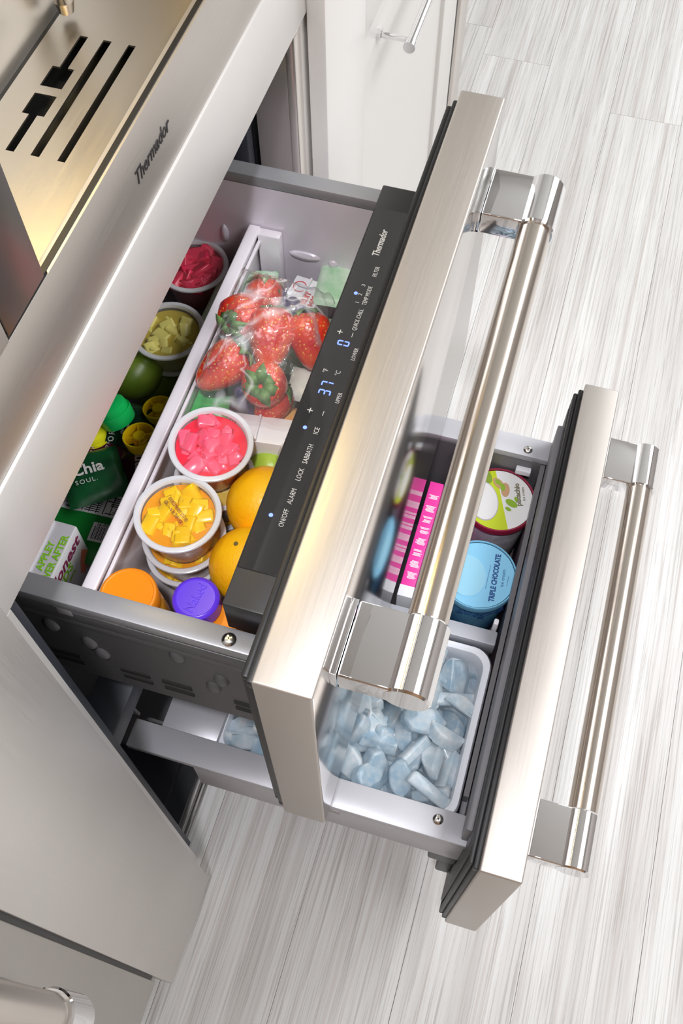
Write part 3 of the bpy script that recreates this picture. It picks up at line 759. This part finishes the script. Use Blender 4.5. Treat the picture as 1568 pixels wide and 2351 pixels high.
def wheelcap(u, v, z, r, label, m, tilt):
    p = at(u, v, z); t = thing('wheel_cap', label, 'pouch cap', p, tilt)
    h = .013
    bm = B(); revolve(bm, [(r*.90,-h),(r,-.001),(r-.0005,0),(r-.0018,0),(r-.0020,-.001),(r*.90-.0018,-h),(r*.90,-h)], 40, cap=False)
    mk('outer_ring', bm, m, t)
    bm = B(); revolve(bm, [(r*.46,-h*1.2),(r*.44,-h*.5),(r*.38,-h*.45),(r*.38,-.001),(r*.33,.0)], 28); mk('hub', bm, m, t)
    for k in range(4):
        bm = B(); a = k*PI/2+.5; c, s = math.cos(a), math.sin(a)
        box(bm, r*.30, r-.001, -.0005, .0005, -h*.8, -.0012); 
        for vv in bm.verts: vv.co = Vector((vv.co.x*c-vv.co.y*s, vv.co.x*s+vv.co.y*c, vv.co.z))
        mk('spoke', bm, m, t)
YC = mat('yellow_cap', (.90,.60,.005), .35); YC2 = mat('lemon_cap', (.95,.90,.02), .35)
wheelcap(318, 998, .7000, .0165, 'yellow spoked pouch cap nearest the green leaf pouch', YC, (-.1,.1,0))
wheelcap(362, 934, .6850, .0160, 'yellow spoked pouch cap touching the divider', YC, (-.05,.15,.6))
def screwcap(u, v, z, label, m, tilt):
    p = at(u, v, z); t = thing('screw_cap', label, 'pouch cap', p, tilt)
    bm = B(); revolve(bm, [(.0150,-.020),(.0165,-.004),(.0155,.001),(.012,.0035),(.006,.0046),(.0005,.005)], 32); mk('cap_shell', bm, m, t)
    bm = B(); revolve(bm, [(.0173,-.020),(.0183,-.008),(.0178,-.006),(.0160,-.007)], 32, cap=False); mk('collar', bm, m, t)
screwcap(252, 930, .705, 'glossy green pouch cap at the edge of the steel rail', mat('green_cap', (.01,.55,.12), .2), (-.4,.2,0))
screwcap(210, 992, .682, 'lemon yellow pouch cap mostly under the steel rail', YC2, (-.2,.2,0))
# front bin cartons
p = at(583, 1010, .735)
t = carton('juice_carton', p.x+.012, p.y, .622, .737, .030, .062, .12, CARTW, 'white and red juice carton behind the pink fruit cup')
bx('red_band', mat('carton_red', (.65,.03,.03), .4), t, -.0155, .0155, -.0315, -.0305, .01, .05, bev=.0002)
bx('red_band', mat('carton_red', (.65,.03,.03), .4), t, .0150, .0156, -.031, .031, .01, .04, bev=.0002)
text('lettering', 'HONEY', .0085, (-.004, .024, .1153), (0,0,.1), mat('carton_red', (.65,.03,.03), .4), t, bold=.0003)
p = at(698, 690, .690)
t = carton('juice_carton', p.x, p.y, .622, .700, .045, .036, -.12, CARTW, 'white carton with red print at the far end of the front bin')
text('lettering', 'FRUIT\nMIX', .0080, (-.006, -.009, .0784), (0,0,0), mat('carton_red', (.65,.03,.03), .4), t, bold=.0003)
bm = B(); revolve(bm, [(.0075,.0782),(.0075,.0786),(.0066,.0786),(.0066,.0782)], 28, (.008,.008,0), cap=False); mk('printed_ring', bm, mat('carton_red', (.65,.03,.03), .4), t)
for (u, v, z, lx, ly, rz, lab, m) in [
    (478, 915, .700, .050, .045, .2, 'bright green packet beside the pink fruit cup', GRP),
    (520, 690, .690, .085, .036, .0, 'pale green packet along the divider at the far end', GRP2),
    (770, 655, .700, .060, .040, .1, 'green striped packet by the far drawer wall', GRP2),
    (455, 875, .690, .080, .030, .0, 'pale green packet squeezed against the divider', GRP2),
    (705, 885, .725, .040, .036, .1, 'white and green packet beside the blue digits', mat('packet_white', (.80,.86,.80), .3)),
    (600, 660, .705, .045, .036, .3, 'mint packet at the back end of the strawberry bag', GRP2)]:
    pouch('snack_packet', u, v, z, lx, ly, .009, rz, m, lab, cat='packet')
# low layer so that the bin is full beneath the bag
for (u, v, z, lab) in [(600, 790, .672, 'green lettuce clump under the middle of the strawberry bag'), (560, 860, .668, 'green lettuce clump under the near end of the strawberry bag'), (680, 790, .67, 'green lettuce clump near the control strip')]:
    pouch('salad_packet', u, v, z, .075, .075, .020, .2, GRP2, lab, cat='packet')

# ---------------------------------------------------------------- lower drawer contents
def tub(u, v, zt, r, label, kind, rz=0.):
    p = at(u, v, zt); h = .118; t = thing('ice_cream_tub', label, 'ice cream tub', (p.x, p.y, zt-h), (0,0,rz))
    if kind == 'p':
        body = noisy('tub_silver_white', (.55,.52,.55), (.85,.83,.84), 50, .3); lidm = mat('crimson_rim', (.36,.02,.06), .35); topm = mat('tub_lid_white', (.86,.85,.84), .4)
    else:
        body = noisy('tub_light_blue', (.06,.33,.68), (.22,.58,.88), 22, .35); lidm = mat('frosty_blue_rim', (.22,.55,.80), .4); topm = mat('lid_sky_blue', (.28,.66,.93), .38)
    bm = B(); revolve(bm, [(r*.74,0),(r*.76,.002),(r*.93,h-.012),(r*.93,h-.004)], 48); mk('tub_body', bm, body, t)
    bm = B(); revolve(bm, [(r*.955,h-.013),(r*.985,h-.012),(r,h-.002),(r*.985,h),(r*.955,h),(r*.945,h-.0018),(r*.93,h-.0018)], 56, cap=False); mk('lid_rim', bm, lidm, t)
    bm = B(); disc(bm, r*.945, h-.0030, 56, h=.0012); mk('lid_top', bm, topm, t)
    zz = h-.0018
    if kind == 'p':
        lime = mat('lime_print2', (.60,.72,.02), .5)
        bm = B(); pts = []
        for i in range(40):
            a = 2*PI*i/40; rr = r*.93
            x, y = rr*math.cos(a), rr*math.sin(a)
            # half of the lid towards +Y / -X
            pts.append((x, y))
        cut = [(x, y) for x, y in pts if y > -.15*r + .35*x]
        cut.sort(key=lambda q: math.atan2(q[1]-.3*r, q[0]))
        poly(bm, cut, .0003, base=zz); mk('printed_patch', bm, lime, t)
        bm = B(); disc(bm, r*.50, zz+.0002, 36, -.14*r, .40*r, 1.25, .80, .35); mk('cartouche_edge', bm, mat('grey_violet', (.50,.45,.55), .5), t)
        bm = B(); disc(bm, r*.475, zz+.0004, 36, -.14*r, .40*r, 1.25, .80, .35); mk('cartouche', bm, topm, t)
        for (x, y, a, s, m) in [(.35,-.10,.2,.17,mat('nut_shell', (.62,.36,.20), .5)),(.50,.12,.9,.16,mat('nut_shell', (.62,.36,.20), .5)),(.40,-.02,.3,.09,mat('nut_green', (.28,.48,.03), .5)),(.53,.14,.9,.09,mat('nut_green', (.28,.48,.03), .5)),(-.02,-.35,1.2,.14,mat('nut_green', (.28,.48,.03), .5)),(-.22,-.30,1.2,.07,mat('nut_green', (.28,.48,.03), .5)),(.14,-.44,.5,.06,mat('nut_green', (.28,.48,.03), .5)),(.62,.45,.5,.16,mat('leaf_print', (.25,.38,.03), .5))]:
            bm = B(); disc(bm, r*s, zz+.0006+.0001*(s<.1), 20, x*r, y*r, 1.3, .7, a); mk('printed_nut', bm, m, t)
        text('lettering', 'pistachio', r*.20, (.30*r, -.46*r, zz+.0005), (0,0,.30), mat('olive_text', (.22,.20,.12), .6), t, bold=.0003)
        text('lettering', 'ice cream', r*.11, (.36*r, -.60*r, zz+.0005), (0,0,.30), mat('olive_text', (.22,.20,.12), .6), t)
    else:
        ink = mat('navy_ink', (.02,.08,.28), .6)
        bm = B(); disc(bm, r*.52, zz-.0002, 40, -.10*r, .30*r, 1.15, .95, .3, h=.0012); mk('raised_oval', bm, mat('lid_oval_blue', (.36,.72,.92), .35), t)
        text('lettering', 'TRIPLE CHOCOLATE', r*.19, (.02*r, -.42*r, zz), (0,0,.05), ink, t, bold=.0004, sx=.78)
        text('lettering', 'ice cream', r*.13, (.06*r, -.62*r, zz), (0,0,.05), ink, t)
        bm = B(); box(bm, -.35*r, .35*r, -.245*r, -.235*r, zz, zz+.0003); box(bm, -.14*r, .16*r, -.76*r, -.75*r, zz, zz+.0003); mk('printed_rule', bm, ink, t)
        # text around the body
        for i, s in enumerate(['full fat ice cream', 'made with real milk']):
            for a0 in (180, 215, 250, 285):
                a = math.radians(a0); rr = r*(.925 - .012*i)
                o = text('lettering', s, .0055, (rr*math.cos(a), rr*math.sin(a), h-.020-.008*i), (PI/2-.12,0,a+PI/2), ink, t, sx=.8)
    return t
tub(1100, 1318, .404, .0475, 'light blue ice cream tub with navy flavour lettering beside the divider rail', 'b', .02)
tub(1146, 1146, .396, .0475, 'pistachio ice cream tub with crimson rim near the far drawer wall', 'p', .0)
# candy box on edge
pb = thing('snack_box', 'narrow bright pink cardboard box standing on edge between tub and upper drawer', 'box', (.400, -.3010, .184))
bm = B(); box(bm, -.085, .085, -.0092, .0092, 0, .206, bev=.0012); mk('carton_body', bm, mat('hot_pink', (.90,.05,.38), .4), pb)
bx('white_band', WHITEP, pb, -.0852, -.070, -.0094, .0094, .10, .2063, bev=.0002)
bm = B()
for i in range(8):
    x0 = -.060+.0165*i; q = 0
    while q < .0085:
        if random.random() < .85: box(bm, x0+q, x0+q+.0011, -.0075+random.uniform(0,.003), .0060-random.uniform(0,.003), .2060, .2063)
        q += .0016
mk('printed_rows', bm, mat('pale_pink_print', (.95,.75,.84), .5), pb)
# a second layer of tubs below / beside (orange one peeking by the bracket)
p = at(1160, 1395, .30)
t = thing('ice_cream_tub', 'brown and orange tub lying low behind the light blue tub', 'ice cream tub', (p.x, -.385, .186))
bm = B(); revolve(bm, [(.026,0),(.030,.09),(.032,.10)], 36); mk('tub_body', bm, noisy('caramel_tub', (.45,.18,.03), (.8,.45,.10), 30, .4), t)
bm = B(); revolve(bm, [(.033,.094),(.0335,.104),(.030,.106)], 36); mk('lid_top', bm, mat('crimson_rim', (.36,.02,.06), .35), t)
# ice bin ----------------------------------------------------------
ib = thing('ice_bin', 'white plastic ice bin in the near half of the lower drawer', 'ice bin', (0,0,0))
def loop(x0,x1,y0,y1,r): return rrect(x0,x1,y0,y1,r)
bm = B(); n = None; rings = []
for (d, z) in [(.0,.405),(-.0025,.412),(-.0030,.418),(-.0010,.4225),(.0030,.4230),(.0060,.4210),(.0070,.4160),(.0085,.40),(.012,.36),(.016,.352)]:
    rings.append([bm.verts.new((x, y, z)) for x, y in loop(.0600+d, .2600-d, -.4200+d, -.145-d, .022-d*.5)])
for a, b in zip(rings, rings[1:]):
    for i in range(len(a)): bm.faces.new((a[i], a[(i+1)%len(a)], b[(i+1)%len(a)], b[i]))
bm.faces.new(rings[-1])
mk('bin_shell', bm, mat('bin_white', (.84,.87,.93), .25), ib)
# ice bed: the uncountable lower mass
bm = B(); nx, ny = 30, 44; g_ = []
for i in range(nx+1):
    row = []
    for j in range(ny+1):
        x = .0700+(.2525-.0700)*i/nx; y = -.4120+(.2585)*j/ny
        row.append(bm.verts.new((x, y, .388+.012*noise.noise(Vector((x*60,y*60,0)))+.006*noise.noise(Vector((x*150,y*150,4))))))
    g_.append(row)
for i in range(nx):
    for j in range(ny): bm.faces.new((g_[i][j], g_[i+1][j], g_[i+1][j+1], g_[i][j+1]))
o = mk('ice_bed', bm, ICE, None, sm=False); tag(o, 'lower mass of ice tinted blue for cool light filling the bin', 'ice', kind='stuff')
# crescent cubes
def ice_mesh(kind, sd):
    rnd = random.Random(sd); bm = B(); n = 14; L = rnd.uniform(.025, .031); Wd = rnd.uniform(.021, .026); H = rnd.uniform(.009, .012)
    if kind == 0:
        pts = [(L*math.cos(PI*i/n), Wd*math.sin(PI*i/n)) for i in range(n+1)]
    elif kind == 1:
        pts = [(-L,-.007),(L*.9,-.009),(L,.006),(-L*.9,.009)]
    else:
        pts = [(L*math.cos(2*PI*i/8+.3)*rnd.uniform(.8,1.1), Wd*.75*math.sin(2*PI*i/8+.3)*rnd.uniform(.8,1.1)) for i in range(8)]
    poly(bm, pts, 2*H, base=-H)
    bmesh.ops.bevel(bm, geom=list(bm.edges), offset=.0042, segments=3, profile=.55, affect='EDGES')
    bmesh.ops.subdivide_edges(bm, edges=[e for e in bm.edges if e.calc_length() > .012], cuts=2, use_grid_fill=True)
    for v in bm.verts: v.co += v.co.normalized()*.0009*noise.noise(v.co*140+Vector((sd,0,0)))
    bmesh.ops.recalc_face_normals(bm, faces=bm.faces); smooth(bm, 50)
    me = bpy.data.meshes.new('ice_cube'); bm.to_mesh(me); bm.free(); return me
IM = [ice_mesh(i % 3, i+1) for i in range(9)]
for i, me in enumerate(IM): me.materials.append(ICE2 if i % 2 else ICE)
rnd = random.Random(11)
for layer, (nx, ny, z) in enumerate(((6, 8, .396), (5, 7, .407))):
    for i in range(nx):
        for j in range(ny):
            x = .090 + (.145)*(i+.5*(j%2)*.6)/(nx-.6) + rnd.uniform(-.006,.006); y = -.392 + .222*j/(ny-1) + rnd.uniform(-.007,.007)
            x = min(max(x, .088), .232)
            o = bpy.data.objects.new('ice_cube', rnd.choice(IM)); C.objects.link(o)
            o.location = (x, y, z + rnd.uniform(-.004,.004)); o.rotation_euler = (rnd.uniform(-.7,.7), rnd.uniform(-.7,.7), rnd.uniform(0, 6.28))
            s = rnd.uniform(.78, 1.02); o.scale = (s, s, s)
            ki = IM.index(o.data) % 3
            tag(o, ('half moon shaped frosty ice piece in the white ice bin', 'bar shaped frosty ice piece in the white ice bin', 'rounded lump of frosty ice in the white ice bin')[ki], 'ice cube', ('half moon ice pieces in the bin', 'bar shaped ice pieces in the bin', 'rounded ice lumps in the bin')[ki])
